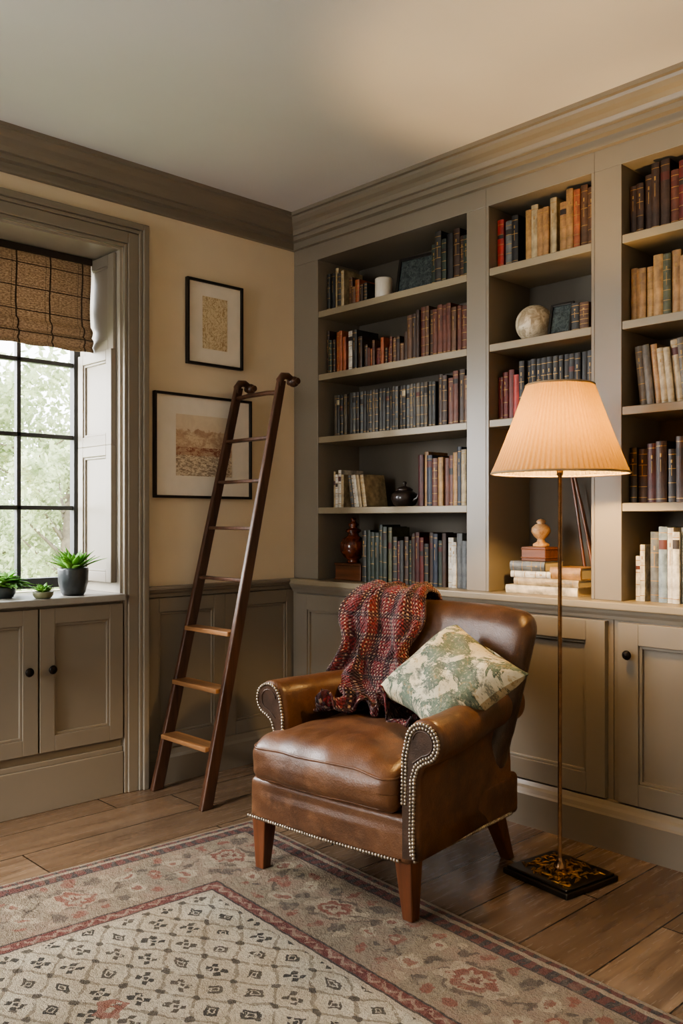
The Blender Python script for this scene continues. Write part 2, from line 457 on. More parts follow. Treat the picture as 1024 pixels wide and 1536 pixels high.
obj('wall_back',g,cream,label='cream painted wall behind the fitted bookcases',cat='wall',kind='structure')
g=G();g.box(XE,XE+.1,YE,BY+.1,0,CH)
obj('wall_right',g,cream,label='plain cream painted wall',cat='wall',kind='structure')
FX0,FX1,FZ0,FZ1=.5,1.9,.6,2.4  # unseen front opening, added to let fill light in
g=G();g.box(-.45,FX0,YE-.1,YE,0,CH);g.box(FX1,XE+.1,YE-.1,YE,0,CH);g.box(FX0,FX1,YE-.1,YE,0,FZ0);g.box(FX0,FX1,YE-.1,YE,FZ1,CH)
obj('wall_front',g,cream,label='plain cream painted wall with added fill-light window',cat='wall',kind='structure')

crown=[(0,CH),(.122,CH),(.122,CH-.018),(.106,CH-.020),(.102,CH-.032),(.088,CH-.047),(.070,CH-.058),(.056,CH-.072),(.050,CH-.088),(.050,CH-.094),(.034,CH-.096),(.034,CH-.118),(.020,CH-.122),(.012,CH-.124),(.012,CH-.150),(.020,CH-.152),(.020,CH-.164),(0,CH-.166)]
g=G();g.prism(crown,lambda p,t:(p[0],-p[0] if t else YE,p[1]),0,1)
obj('trim_1',g,paint,label='greige painted crown moulding',cat='moulding',kind='structure')
g=G();g.prism(crown,lambda p,t:(XE if t else p[0],-p[0],p[1]),0,1)
obj('trim_2',g,paint,label='greige painted crown moulding above bookcases',cat='moulding',kind='structure')

def panel(g,a0,a1,z0,z1,o0,fw=.075,th=.022,rec=.013,m=0):
    g.box(a0,a0+fw,o0,o0+th,z0,z1,m);g.box(a1-fw,a1,o0,o0+th,z0,z1,m)
    g.box(a0+fw,a1-fw,o0,o0+th,z0,z0+fw,m);g.box(a0+fw,a1-fw,o0,o0+th,z1-fw,z1,m)
    g.box(a0+fw,a1-fw,o0,o0+th-rec,z0+fw,z1-fw,m)
    i0,i1,j0,j1=a0+fw,a1-fw,z0+fw,z1-fw;b=.012;t=o0+th-rec*.4
    g.box(i0,i0+b,o0,t,j0,j1,m);g.box(i1-b,i1,o0,t,j0,j1,m);g.box(i0+b,i1-b,o0,t,j0,j0+b,m);g.box(i0+b,i1-b,o0,t,j1-b,j1,m)

def rail_profile(g,a0,a1,z,m=0):
    prof=[(0,z-.06),(.012,z-.056),(.014,z-.04),(.026,z-.03),(.03,z-.02),(.042,z-.016),(.042,z-.004),(.036,z),(0,z)]
    g.prism(prof,lambda p,t:(t,p[0],p[1]),a0,a1,m)
g=G(LW);panel(g,-.958,-.49,.17,.915,0,.07,.020,.014);panel(g,-.49,0,.17,.915,0,.07,.020,.014)
obj('trim_3',g,paint,label='greige painted wainscot panelling',cat='panelling',kind='structure',bev=.003)
g=G(LW);rail_profile(g,-.958,0,.975)
obj('trim_4',g,paint,label='greige chair rail on wainscot',cat='moulding',kind='structure')
bb=lambda h,d:[(0,0),(d,0),(d,h-.045),(d-.008,h-.03),(d-.014,h-.012),(d-.02,h),(0,h)]
g=G(LW);g.prism(bb(.17,.034),lambda p,t:(t,p[0],p[1]),-.958,0)
obj('baseboard_left',g,paint,label='greige painted baseboard',cat='baseboard',kind='structure')
g=G(LW)
for a,b in ((-3.36,-2.91),(-2.91,-2.472)): panel(g,a,b,.17,.915,0,.07,.018,.012)
rail_profile(g,-3.36,-2.472,.975);g.prism(bb(.17,.034),lambda p,t:(t,p[0],p[1]),-3.36,-2.472)
obj('trim_5',g,paint,label='greige painted wainscot between windows',cat='panelling',kind='structure')

STEPS=((0,.018,.022),(.018,.072,.03),(.072,.09,.038),(.09,.12,.05))
def architrave(name,w,lab):
    g=G(LW)
    def side(a,sg,z1):
        for (p,q,o) in STEPS:
            x0,x1=sorted((a+sg*p,a+sg*q));g.box(x0,x1,0,o,0,z1+q)
    side(w[1],1,WT);side(w[0],-1,WT)
    for (p,q,o) in STEPS: g.box(w[0]-p,w[1]+p,0,o,WT+p,WT+q)
    return obj(name,g,paint,label=lab,cat='moulding',kind='structure',bev=.004)
architrave('trim_6',W1,'wide greige surround of the added window with stepped moulding')
architrave('trim_7',W2,'wide greige surround of the added window with stepped moulding')
def lining(name,w):
    g=G();g.box(-.40,0,w[1]-.012,w[1]-.0005,.951,WT);g.box(-.40,0,w[0]+.0005,w[0]+.012,.951,WT);g.box(-.40,0,w[0]+.012,w[1]-.012,WT-.012,WT-.0005)
    return obj(name,g,whitepaint,label='painted window recess lining',cat='moulding',kind='structure')
lining('trim_8',W1);lining('trim_9',W2)

def window(name,w):
    y0,y1=w[0]+.013,w[1]-.013;z0,z1=.965,WT-.013;xa,xb=-.43,-.385
    e=bpy.data.objects.new(name,None);COL.objects.link(e);e.location=(-.41,(y0+y1)/2,z0);e['kind']='structure';e['label']='dark metal casement window with square panes';e['category']='window'
    g=G();fw=.038
    g.box(xa,xb,y0,y0+fw,z0,z1);g.box(xa,xb,y1-fw,y1,z0,z1);g.box(xa,xb,y0+fw,y1-fw,z0,z0+.05);g.box(xa,xb,y0+fw,y1-fw,z1-.045,z1)
    yy=[-.29*i+y1-.03 for i in range(1,4)]
    for i,y in enumerate(yy):
        wd=.011 if i!=1 else .03
        g.box(xa+.008,xb-.006,y-wd,y+wd,z0+.05,z1-.045)
    for z in (1.36,1.715,2.08,2.36): g.box(xa+.008,xb-.006,y0+fw,y1-fw,z-.011,z+.011)
    obj('window_frame',g,winmetal,parent=e,bev=.003)
    g=G();g.box(-.409,-.406,y0+fw,y1-fw,z0+.05,z1-.045)
    obj('window_panes',g,glass_m,parent=e,label='clear window glass')
window('window_1',W1);window('added_window_2',W2)  # the second one is unseen, added to admit fill light
g=G()
g.box(FX0,FX0+.05,YE-.08,YE-.02,FZ0,FZ1);g.box(FX1-.05,FX1,YE-.08,YE-.02,FZ0,FZ1);g.box(FX0,FX1,YE-.08,YE-.02,FZ0,FZ0+.05);g.box(FX0,FX1,YE-.08,YE-.02,FZ1-.05,FZ1)
for i in range(1,4): x=FX0+(FX1-FX0)*i/4;g.box(x-.012,x+.012,YE-.07,YE-.03,FZ0,FZ1)
for i in range(1,4): z=FZ0+(FZ1-FZ0)*i/4;g.box(FX0,FX1,YE-.068,YE-.032,z-.012,z+.012)
obj('added_window_3',g,winmetal,label='large dark framed window added for fill light',cat='window',kind='structure')  # added behind the camera as a way in for fill light

def seat_unit(w):
    g=G();g.box(-.382,.045,w[0]+.002,w[1]-.002,.918,.95)
    obj('window_sill',g,pm('sill_paint',lin(148,144,136),.28,var=.05),label='deep painted sill slab over low window cupboards',cat='window sill',bev=.006)
    e=empty('window_cabinet',(-.18,(w[0]+w[1])/2,0),'low greige fitted cupboard beneath the window','cabinet')
    y0,y1=w[0]+.004,w[1]-.004
    g=G();g.box(-.375,0,y0,y1,.0,.916);g.box(0,.02,y0,y1,0,.20);g.box(0,.012,y0,y1,.20,.225)
    obj('body',g,paint,parent=e,bev=.003)
    n=3;wd=(y1-y0)/n
    for i in range(n):
        a,b=y1-(i+1)*wd+.004,y1-i*wd-.004
        g=G(LW);panel(g,a,b,.265,.905,.002,.07,.022,.016)
        d=obj('door',g,paint,parent=e,bev=.002)
        ky=(b-.05 if i==1 else a+.05)
        g=G(Matrix.Translation((.024,ky,.634))@Matrix.Rotation(pi/2,4,'Y'))
        g.lathe([(.006,0),(.006,.012),(.017,.018),(.02,.026),(.016,.033),(0,.036)],n=18)
        obj('knob',g,dark_metal,parent=d,label='dark round knob')
seat_unit(W1);seat_unit(W2)

g=G(frameM((0,W1[1]-.0125,0),(1,0,0),(0,-1,0)))
panel(g,-.36,-.03,1.0,1.66,0,.05,.03,.016);panel(g,-.36,-.03,1.66,2.12,0,.05,.03,.016);panel(g,-.36,-.03,2.12,2.58,0,.05,.018,.010)
obj('window_shutter',g,paint,label='folded greige panelled shutter in window recess',cat='shutter',bev=.003)

g=G();y0,y1=-2.325,-1.115
def bf(u,v):
    z=2.575-v*.455
    x=-.245+.006*math.sin(v*9)
    if v>.72:
        k=(v-.72)/.28; x+=.018*abs(math.sin(k*pi*2.5))+.012*k
    if v>.9: z+=.003*math.sin(u*40)
    return (x,y0+(y1-y0)*u,z)
g.grid(bf,60,60)
bl=obj('roman_blind',g,blind_m,label='soft brown plaid roman blind half lowered in window recess',cat='blind',solid=.006)
g=G();g.box(-.27,-.225,y0,y1,2.555,2.585)
obj('headrail',g,blind_m,parent=bl)

# ------------------------------------------------------------------ bookcases
SH=[2.437,2.093,1.752,1.368]
def bookcase(x0,x1,a,b,shelves,lab):
    e=empty('bookcase',((x0+x1)/2,.17,.976),lab,'bookcase')
    g=G()
    g.box(x0,a,0,.335,.976,2.72);g.box(b,x1,0,.335,.976,2.72)
    g.box(x0,x1,0,.335,2.72,CH-.001)
    obj('body',g,paint,parent=e,bev=.002)
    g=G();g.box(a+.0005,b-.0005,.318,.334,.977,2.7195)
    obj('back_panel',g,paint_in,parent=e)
    for i,z in enumerate(shelves):
        g=G();g.box(a+.001,b-.001,.002,.317,z-.034,z)
        obj('shelf',g,shelfpaint,parent=e,bev=.003)
    return e
bookcase(0.001,1.333,.20,1.222,SH,'tall greige fitted bookcase with four wide shelves')
bookcase(1.3335,1.8795,1.348,1.865,SH[:3],'narrow greige fitted bookcase with open niche below')
bookcase(1.880,3.118,2.0,3.0,SH,'greige fitted bookcase beside the narrow niche bookcase')
g=G()
g.box(.001,3.118,-.062,.335,.943,.9755)
obj('countertop',g,shelfpaint,label='continuous greige painted ledge below bookcases',cat='countertop',bev=.006)
g=G(RW);g.prism([(.03,.905),(.036,.905),(.04,.918),(.05,.93),(.056,.9425),(.03,.9425)],lambda p,t:(t,p[0],p[1]),.03,3.118)
obj('trim_10',g,paint,label='moulding below bookcase ledge',cat='moulding',kind='structure')
def base_cab(x0,x1,spans,knobs,lab):
    e=empty('base_cabinet',((x0+x1)/2,.15,0),lab,'cabinet')
    g=G();g.box(x0,x1,-.022,.335,.0,.9425)
    obj('body',g,paint,parent=e,bev=.002)
    for (a,b),k in zip(spans,knobs):
        g=G(RW);panel(g,a,b,.190,.897,.0225,.085,.028,.022)
        d=obj('door' if k else 'panel',g,paint,parent=e,bev=.002)
        if k:
            g=G(Matrix.Translation((k,-.05,.775))@Matrix.Rotation(pi/2,4,'X'))
            g.lathe([(.006,0),(.006,.012),(.016,.018),(.019,.026),(.015,.033),(0,.036)],n=18)
            obj('knob',g,dark_metal,parent=d,label='dark round knob')
base_cab(.02,1.284,[(.08,.66),(.68,1.26)],[None,None],'greige panelled base cabinet behind armchair')
base_cab(1.286,1.978,[(1.32,1.955)],[None],'greige panelled base cabinet beside floor lamp')
base_cab(1.98,3.118,[(2.012,2.56),(2.57,3.10)],[2.062,3.05],'greige base cabinet with dark knob')
g=G(RW);g.prism([(0,0),(.082,0),(.082,.135),(.076,.143),(.070,.158),(.060,.168),(.052,.184),(0,.184)],lambda p,t:(t,p[0],p[1]),.036,XE)
obj('baseboard_back',g,paint,label='deep greige plinth below base cabinets',cat='baseboard',kind='structure')

# ------------------------------------------------------------------ books
BC={'dark brown':(58,40,30),'brown':(90,62,42),'reddish brown':(94,52,38),'dark red':(92,30,26),'bright red':(154,44,34),
'black':(32,30,30),'charcoal':(48,47,45),'dark green':(42,52,44),'olive green':(78,78,54),'navy blue':(36,44,60),'tan':(150,114,74),
'golden tan':(156,120,74),'beige':(164,146,114),'cream':(196,182,156),'off-white':(200,194,182),'rust orange':(148,82,50),'slate grey':(92,94,94),
'pale blue':(122,138,150),'grey brown':(90,82,70),'burgundy':(70,28,28)}
def bookmat(cn):
    c=lin(*BC[cn]);return pm('book_cloth_'+cn.replace(' ','_').replace('-','_'),c,.45,var=.5,scale=25,bump=.2,bscale=160)
lab_mats=[pm('spine_label_dark',lin(40,32,28),.5),pm('spine_label_red',lin(78,36,30),.5),pm('spine_label_cream',lin(180,166,136),.6)]
def book_geo(w,h,d,rr):
    g=G();b=.0025;bul=min(.006,.1*w+.0012)
    def arc(off,ins=0):
        return [(ins+(w-2*ins)*i/6,-(bul)*(1-(2*i/6-1)**2)-off) for i in range(7)]
    g.box(0,b,.004,d,0,h,0);g.box(w-b,w,.004,d,0,h,0)
    P=arc(0)+[(w,.006),(0,.006)]
    g.prism(P,lambda p,t:(p[0],p[1],t),0,h,0)
    g.box(b,w-b,.006,d-.004,.004,h-.004,1)
    style=rr.choice([0,0,1,1,1,2,3,4])
    def band(z0,z1,m,off=.0007,ins=.0006):
        P=arc(off,ins)+[(w-ins,.002),(ins,.002)]
        g.prism(P,lambda p,t:(p[0],p[1],t),z0,z1,m)
    if style in(1,2):
        n=rr.choice([4,5,6])
        for i in range(n):
            z=h*(.1+.8*i/(n-1));band(z-.0014,z+.0014,2)
    if style in(0,3):
        for z in (h*.06,h*.92): band(z-.0013,z+.0013,2)
    if style in(2,3):
        z=h*rr.choice([.62,.7,.76]);band(z,z+h*rr.uniform(.08,.13),3,.0005)
    if style in (0,1):
        band(h*.5,h*.5+h*.2,2,.0004,w*.38);band(h*.74,h*.80,2,.0004,w*.25)
    return g
def books(x0,x1,z,cols,hr,wr,group,shelfname,lean=0,yf=.05,dep=(.13,.17),gap=.0006,seq=False,uniform=False):
    x=x0;rr=R
    hh=rr.uniform(*hr)
    while True:
        w=rr.uniform(*wr)
        adv=w/math.cos(lean)+gap
        if x+adv>x1: break
        cn=cols[min(len(cols)-1,int((x-x0)/(x1-x0)*len(cols)))] if seq else rr.choice(cols)
        h=hh*rr.uniform(.985,1.0) if uniform else rr.uniform(hr[0]-.016,hr[1]+.008)
        g=book_geo(w,h,rr.uniform(*dep),rr)
        lm=lab_mats[2] if (cn in('black','charcoal','navy blue') and rr.random()<.25) else rr.choice(lab_mats[:2])
        M=TR(x,yf+rr.uniform(0,.018),z+.0003)@Matrix.Rotation(-lean,4,'Y')
        obj('book',g,[bookmat(cn),pages,gold,lm],place=M,label='%s hardback book upright on %s'%(cn,shelfname),cat='book',group=group)
        x+=adv
    return x
def flatbook(cx,y,z,w,h,d,cn,lab,group,rot=0):
    g=book_geo(w,h,d,R)
    M=TR(cx,y,z)@Matrix.Rotation(rot,4,'Z')@TR(-h/2,0,w+.0003)@Matrix.Rotation(pi/2,4,'Y')
    obj('book',g,[bookmat(cn),pages,gold,lab_mats[0]],place=M,label=lab,cat='book',group=group)
z1,z2,z3,z4=SH;z0=.976
books(.207,.27,z1,['black','charcoal'],(.20,.235),(.022,.03),'books on the top wide shelf','top wide shelf')
books(.271,.37,z1,['beige','dark brown','cream','charcoal'],(.19,.235),(.022,.034),'books on the top wide shelf','top wide shelf')
books(.375,.52,z1,['brown','rust orange','dark brown','charcoal'],(.12,.17),(.024,.034),'books on the top wide shelf','top wide shelf',seq=True)
books(.955,1.218,z1,['black','dark brown','charcoal','dark green'],(.215,.25),(.026,.04),'dark books on the top wide shelf','top wide shelf')
books(.207,.37,z2,['black','dark brown','rust orange','off-white','dark green'],(.2,.24),(.018,.028),'mixed books on the second wide shelf','second wide shelf')
books(.372,.50,z2,['off-white','charcoal','dark brown','reddish brown'],(.19,.22),(.03,.04),'mixed books on the second wide shelf','second wide shelf',seq=True)
books(.502,.80,z2,['reddish brown','dark red','rust orange','brown','dark brown'],(.105,.16),(.016,.026),'small red books on the second wide shelf','second wide shelf')
books(.80,1.218,z2,['brown','reddish brown','dark brown','reddish brown'],(.235,.26),(.022,.032),'tall brown books on the second wide shelf','second wide shelf')
books(.262,1.0,z3,['charcoal','grey brown','charcoal','slate grey','black'],(.225,.23),(.02,.027),'matching grey volumes on the third wide shelf','third wide shelf',uniform=True)
books(1.001,1.218,z3,['dark green','reddish brown','dark brown','brown'],(.24,.26),(.026,.036),'red brown books on the third wide shelf','third wide shelf')
books(.258,.35,z4,['cream','off-white','beige'],(.17,.21),(.014,.022),'pale books on the fourth wide shelf','fourth wide shelf')
books(.40,.52,z4,['off-white','beige','slate grey'],(.17,.18),(.018,.028),'leaning pale books on the fourth wide shelf','fourth wide shelf',lean=.16,uniform=True)
books(.875,1.218,z4,['golden tan','tan','navy blue','beige','reddish brown','burgundy'],(.24,.27),(.024,.034),'mixed books on the fourth wide shelf','fourth wide shelf')
books(.485,.70,z0,['dark green','charcoal','olive green','dark green'],(.27,.295),(.024,.034),'tall green books on the wide ledge','painted ledge')
books(.70,1.06,z0,['dark green','dark red','charcoal','navy blue','dark brown','burgundy'],(.22,.26),(.022,.032),'mixed books on the wide ledge','painted ledge')
books(1.06,1.218,z0,['slate grey','off-white','dark green','pale blue'],(.22,.26),(.024,.034),'grey and white books on the wide ledge','painted ledge')
books(1.353,1.40,z1,['bright red'],(.235,.25),(.03,.036),'red books on narrow top shelf','narrow top shelf')
books(1.40,1.50,z1,['charcoal','black','slate grey'],(.22,.25),(.026,.034),'dark books on narrow top shelf','narrow top shelf')
books(1.50,1.68,z1,['tan','beige','golden tan','slate grey','tan'],(.235,.26),(.026,.036),'tan books on narrow top shelf','narrow top shelf')
books(1.68,1.861,z1,['tan','rust orange','brown','reddish brown'],(.235,.27),(.028,.036),'rust coloured books on narrow top shelf','narrow top shelf',seq=True)
books(1.353,1.475,z3,['rust orange','bright red','dark red'],(.2,.23),(.026,.032),'red books on narrow lower shelf','narrow lower shelf')
books(1.476,1.861,z3,['black','charcoal','black'],(.25,.26),(.024,.03),'black volumes on narrow lower shelf','narrow lower shelf',uniform=True)
books(1.735,1.861,z2,['dark brown','charcoal','brown'],(.125,.145),(.036,.045),'dark books on narrow middle shelf','narrow middle shelf')
books(2.005,2.10,z1,['burgundy','dark brown','dark brown'],(.2,.25),(.028,.034),'dark red books on upper shelf','upper shelf')
books(2.10,2.33,z1,['dark brown','reddish brown','dark red','brown','dark brown'],(.22,.27),(.03,.04),'dark red books on upper shelf','upper shelf',seq=True)
books(2.005,2.33,z2,['tan','golden tan','olive green','tan','brown','beige'],(.225,.25),(.028,.04),'tan books on second shelf','second shelf',seq=True)
books(2.05,2.34,z3,['beige','grey brown','tan','beige'],(.23,.25),(.026,.034),'leaning beige books on third shelf','third shelf',lean=.1)
books(2.005,2.34,z4,['dark brown','black','charcoal','burgundy'],(.22,.25),(.03,.045),'dark leather books on fourth shelf','fourth shelf')
books(2.03,2.09,z0,['beige','off-white'],(.19,.22),(.018,.024),'pale books on ledge','painted ledge')
books(2.09,2.34,z0,['slate grey','pale blue','off-white','slate grey','pale blue','off-white','slate grey'],(.27,.3),(.024,.036),'pale grey books on ledge','painted ledge',seq=True)

gr='stacked books in niche'
flatbook(1.60,.035,z0,.036,.36,.2,'cream','cream hardback book lying flat in niche',gr,.02)
flatbook(1.62,.04,z0+.037,.032,.33,.19,'beige','beige hardback book lying flat in stack',gr,-.02)
flatbook(1.54,.045,z0+.070,.028,.20,.17,'off-white','off-white book lying flat in stack',gr,.05)
flatbook(1.52,.05,z0+.099,.042,.18,.15,'slate grey','slate grey book on top of niche stack',gr,0)
flatbook(1.71,.055,z0+.070,.05,.15,.16,'tan','tan leather book lying on niche stack',gr,0)
g=G();g.box(1.475,1.60,.07,.17,z0+.1418,z0+.205)
for zz in (.154,.192): g.box(1.472,1.603,.067,.173,z0+zz,z0+zz+.006)
obj('wooden_box',g,boxwood,label='small brown wooden box on stacked books',cat='box',bev=.003)
g=G();g.lathe([(.0,0),(.036,0),(.036,.012),(.02,.02),(.015,.032),(.03,.045),(.043,.066),(.04,.085),(.026,.098),(.014,.103),(.022,.11),(.014,.12),(0,.123)],(1.545,.12,z0+.2055),28)
obj('turned_finial',g,stone_mat('tan_marble',lin(150,108,70),lin(196,160,118),lin(96,62,40)),label='carved turned finial ornament on wooden box',cat='ornament')
e=empty('display_easel',(1.70,.27,z0),'slender wooden display easel standing in niche','easel')
for a,m,b in (((1.70,.245,z0+.003),(1.665,.255,1.2),(1.61,.265,1.50)),((1.745,.245,z0+.003),(1.70,.255,1.2),(1.625,.265,1.50)),((1.72,.31,z0+.003),(1.68,.30,1.2),(1.62,.28,1.48))):
    g=G();g.tube([a,((a[0]+m[0])/2+.003,(a[1]+m[1])/2,(a[2]+m[2])/2),m,((b[0]+m[0])/2+.003,(b[1]+m[1])/2,(b[2]+m[2])/2),b],.0075,8)
    obj('leg',g,leg_wood,parent=e)

g=G();g.lathe([(0,0),(.044,0),(.046,.004),(.046,.115),(.042,.119),(.038,.115),(.038,.012),(0,.012)],(.60,.10,z1+.0003),32)
obj('jar',g,glaze('white_glaze',lin(214,206,192),lin(230,224,212),.4),label='plain white cylindrical jar on top shelf',cat='jar')
def frame(name,M,w,h,fw,th,fm,inner,lab,cat,matb=None,mw=0):
    e=empty(name,M.to_translation(),lab,cat)
    g=G(M)
    g.box(-w/2,-w/2+fw,0,th,0,h);g.box(w/2-fw,w/2,0,th,0,h);g.box(-w/2+fw,w/2-fw,0,th,0,fw);g.box(-w/2+fw,w/2-fw,0,th,h-fw,h)
    obj('frame',g,fm,parent=e,bev=.002)
    iw,ih=w-2*fw,h-2*fw
    if matb:
        g=G(M);g.box(-iw/2,iw/2,.001,th*.45,fw,fw+ih);obj('mat_board',g,matb,parent=e)
        sx,sz=mw;y=th*.45+.0015
        g=G(M)
        g.add([(-iw/2+sx,y,fw+sz),(iw/2-sx,y,fw+sz),(iw/2-sx,y,fw+ih-sz*.9),(-iw/2+sx,y,fw+ih-sz*.9)],[(0,1,2,3)],0,False,[(0,0),(1,0),(1,1),(0,1)])
        obj('art_print',g,inner,parent=e,fixn=False)
    else:
        g=G(M);g.box(-iw/2,iw/2,.001,th*.5,fw,fw+ih);obj('picture_panel',g,inner,parent=e)
    return e
dkslate=glaze('dark_slate_glaze',lin(28,36,40),lin(84,94,94),.3,60)
FL=Matrix(((1,0,0,0),(0,-1,0,0),(0,0,1,0),(0,0,0,1)))
MR=TR(.805,.12,z1+.006)@Matrix.Rotation(.10,4,'Z')@Matrix.Rotation(-.2,4,'X')@FL
frame('framed_plaque',MR,.25,.205,.016,.016,black_frame,dkslate,'dark framed ornate plaque leaning on top shelf','picture')
MR=TR(1.662,.09,z2+.006)@Matrix.Rotation(-.2,4,'X')@FL
frame('framed_plaque',MR,.115,.145,.012,.014,black_frame,dkslate,'small dark framed plaque leaning beside stone ball','picture')
g=G();g.sphere((1.505,.13,z2+.086),.085,36)
obj('stone_ball',g,stone_mat('veined_stone',lin(150,132,106),lin(216,202,176),lin(120,98,74)),label='round mottled stone ball on middle shelf',cat='ornament')
e=empty('lidded_pot',(.70,.15,z4),'small dark lidded ceramic pot on shelf','pot')
dk=glaze('dark_pot_glaze',lin(32,26,24),lin(62,48,42),.3)
g=G();g.lathe([(0,0),(.04,0),(.058,.012),(.07,.04),(.066,.065),(.046,.08),(.04,.082)],(.70,.15,z4+.0005),32)
g.tube([(.762,.15,z4+.03),(.79,.15,z4+.045),(.8,.15,z4+.07)],[.011,.008,.006],10);obj('body',g,dk,parent=e)
g=G();g.lathe([(.043,.083),(.045,.088),(.03,.1),(.008,.106),(.007,.114),(.013,.122),(.008,.13),(0,.131)],(.70,.15,z4+.0005),28);obj('lid',g,dk,parent=e)
g=G();g.box(.275,.47,.06,.17,z0+.001,z0+.08);g.box(.27,.475,.055,.175,z0+.08,z0+.092);g.box(.27,.475,.055,.175,z0+.0005,z0+.01)
obj('wooden_box',g,boxwood,label='brown wooden box on ledge beneath vase',cat='box',bev=.003)
g=G();g.lathe([(0,0),(.034,0),(.036,.008),(.030,.016),(.05,.03),(.070,.06),(.074,.10),(.058,.13),(.032,.145),(.028,.158),(.044,.170),(.040,.180),(.024,.184),(.022,.195),(.030,.208),(.014,.220),(.012,.228),(.018,.238),(0,.246)],(.36,.115,z0+.093),36)
obj('lidded_vase',g,glaze('amber_glaze',lin(58,24,16),lin(122,58,32),.06,26),label='dark amber glazed lidded vase on wooden box',cat='vase')

# ------------------------------------------------------------------ pictures on wall
def wallpic(yc,z0_,w,h,inner,lab,mw):
    M=frameM((.001,yc,z0_),(0,1,0),(1,0,0))
    return frame('picture_frame',M,w,h,.013,.024,black_frame,inner,lab,'picture',matboard,mw)
wallpic(-.549,2.092,.352,.437,print_mat('floral'),'thin black framed botanical print on cream wall',(.085,.075))
wallpic(-.615,1.41,.60,.525,print_mat('landscape'),'large black framed muted landscape print on wall',(.115,.10))

# ------------------------------------------------------------------ ladder
e=empty('library_ladder',(.29,-.94,0),'dark wooden library ladder leaning near wall corner','ladder')
YB,YT,ZT=-.943,-.455,1.985
def ly(z): return YB+(YT-YB)*z/ZT
def rx(z): return .49-.055*z/ZT
for i,x in enumerate((.085,.49)):
    xt=x-(.055 if i else -.005)
    g=G();hw=.015;dp=.031;ht=.012;dt=.024
    g.taper([(x-hw,YB-dp,0),(x+hw,YB-dp,0),(x+hw,YB+dp,0),(x-hw,YB+dp,0)],[(xt-ht,YT-dt,ZT),(xt+ht,YT-dt,ZT),(xt+ht,YT+dt,ZT),(xt-ht,YT+dt,ZT)])
    obj('rail',g,ladder_wood,parent=e,bev=.006)
    g=G()
    pts=[(xt,YT-.012,ZT-.03),(xt,YT-.010,ZT),(xt,YT+.008,ZT+.022),(xt,YT+.04,ZT+.026),(xt,YT+.065,ZT+.012)]
    g.tube(pts,[.015,.019,.019,.017,.016],12)
    g.sphere((xt,YT+.078,ZT+.002),.027,18,sc=(1.15,1,1))
    g.tube([(xt-.036,YT+.078,ZT+.002),(xt+.036,YT+.078,ZT+.002)],.015,14)
    obj('hook',g,ladder_wood,parent=e,label='rounded scrolled ladder top')
for i,z in enumerate((.26,.515,.77,1.015,1.26,1.49,1.70,1.925)):
    g=G();y=ly(z);d=.052 if i<2 else (.042 if i==2 else .02);th=.011 if i<3 else .008;xr=rx(z)-.014
    if i<7: g.box(.101,xr,y-d,y+d*.8,z-th,z+th)
    else: g.tube([(.101,y,z),(.18,y,z+.006),(xr-.08,y,z+.006),(xr,y,z)],.012,10)
    obj('rung',g,tread_wood if i<3 else ladder_wood,parent=e,bev=.004 if i<7 else 0)

# ------------------------------------------------------------------ armchair
CT=TR(1.496,-.827,0)@Matrix.Rotation(math.radians(6),4,'Z')
ch=empty('armchair',(1.496,-.827,0),'worn brown leather armchair with rolled arms and nailhead trim','armchair',rot=math.radians(6))
g=G(CT)
def bfm(p):
    x,y,z=p
    if y<-.2: y-=.012*(1-(x/.37)**2)*(1 if z<.03 else .3)
    return (x,y,z)
g.rbox((.01,-.02,.278),(.365,.35,.078),.022,10,fn=bfm)
obj('seat_base',g,leather_m,parent=ch,weld=True)
CX,CY,CZ,HX,HY,HZ=.012,-.105,.430,.32,.292,.076
def cdef(p):
    x,y,z=p
    nx=x/HX;ny=y/HY
    k=max(0,(1-nx*nx))*max(0,(1-ny*ny))
    if z>0: z+=.050*k**.5*min(1,z/.04)
    z+=.016*noise.noise(Vector((x*6,y*6,3)))*(1 if z>0 else .2)
    if z>.03 and y<.0:
        w=max(0,1-abs(y+.19)/.1)
        z+=.006*w*math.sin(x*55+2.5*math.sin(x*14+1)+y*30)
    if y<-.18:
        y-=.018*(1-nx*nx)
        y-=.028*(1-(z/.09)**2)
        y+=.012*noise.noise(Vector((x*9,z*14,7)))
    if y>-.10 and x<-.318+.012: x=-.306+(x+.306)*.1
    return (x,y,z)
g=G(CT);g.rbox((CX,CY,CZ),(HX,HY,HZ),.050,20,fn=cdef)
cus=obj('seat_cushion',g,leather_m,parent=ch,weld=True)
g=G(CT)
def rr_path(hx,hy,r,n=6):
    P=[]
    for sx,sy,a0 in ((1,-1,-pi/2),(1,1,0),(-1,1,pi/2),(-1,-1,pi)):
        for i in range(n+1):
            a=a0+pi/2*i/n;P.append((sx*(hx-r)+r*math.cos(a),sy*(hy-r)+r*math.sin(a)))
    return P
def dens(P):
    out=[]
    for i in range(len(P)):
        a=P[i];b=P[(i+1)%len(P)];L=math.hypot(b[0]-a[0],b[1]-a[1]);k=max(1,int(L/.03))
        for j in range(k): out.append((a[0]+(b[0]-a[0])*j/k,a[1]+(b[1]-a[1])*j/k))
    return out
for zz,ins in ((.046,.004),(-.055,.012)):
    P=dens(rr_path(HX-ins,HY-ins,.048));pts=[]
    for x,y in P:
        q=cdef((x,y,zz));pts.append((q[0]+CX,q[1]+CY,q[2]+CZ))
    g.tube(pts,.0045,8,closed=True)
obj('welt_piping',g,leather_m,parent=cus,label='leather piping around cushion edge')

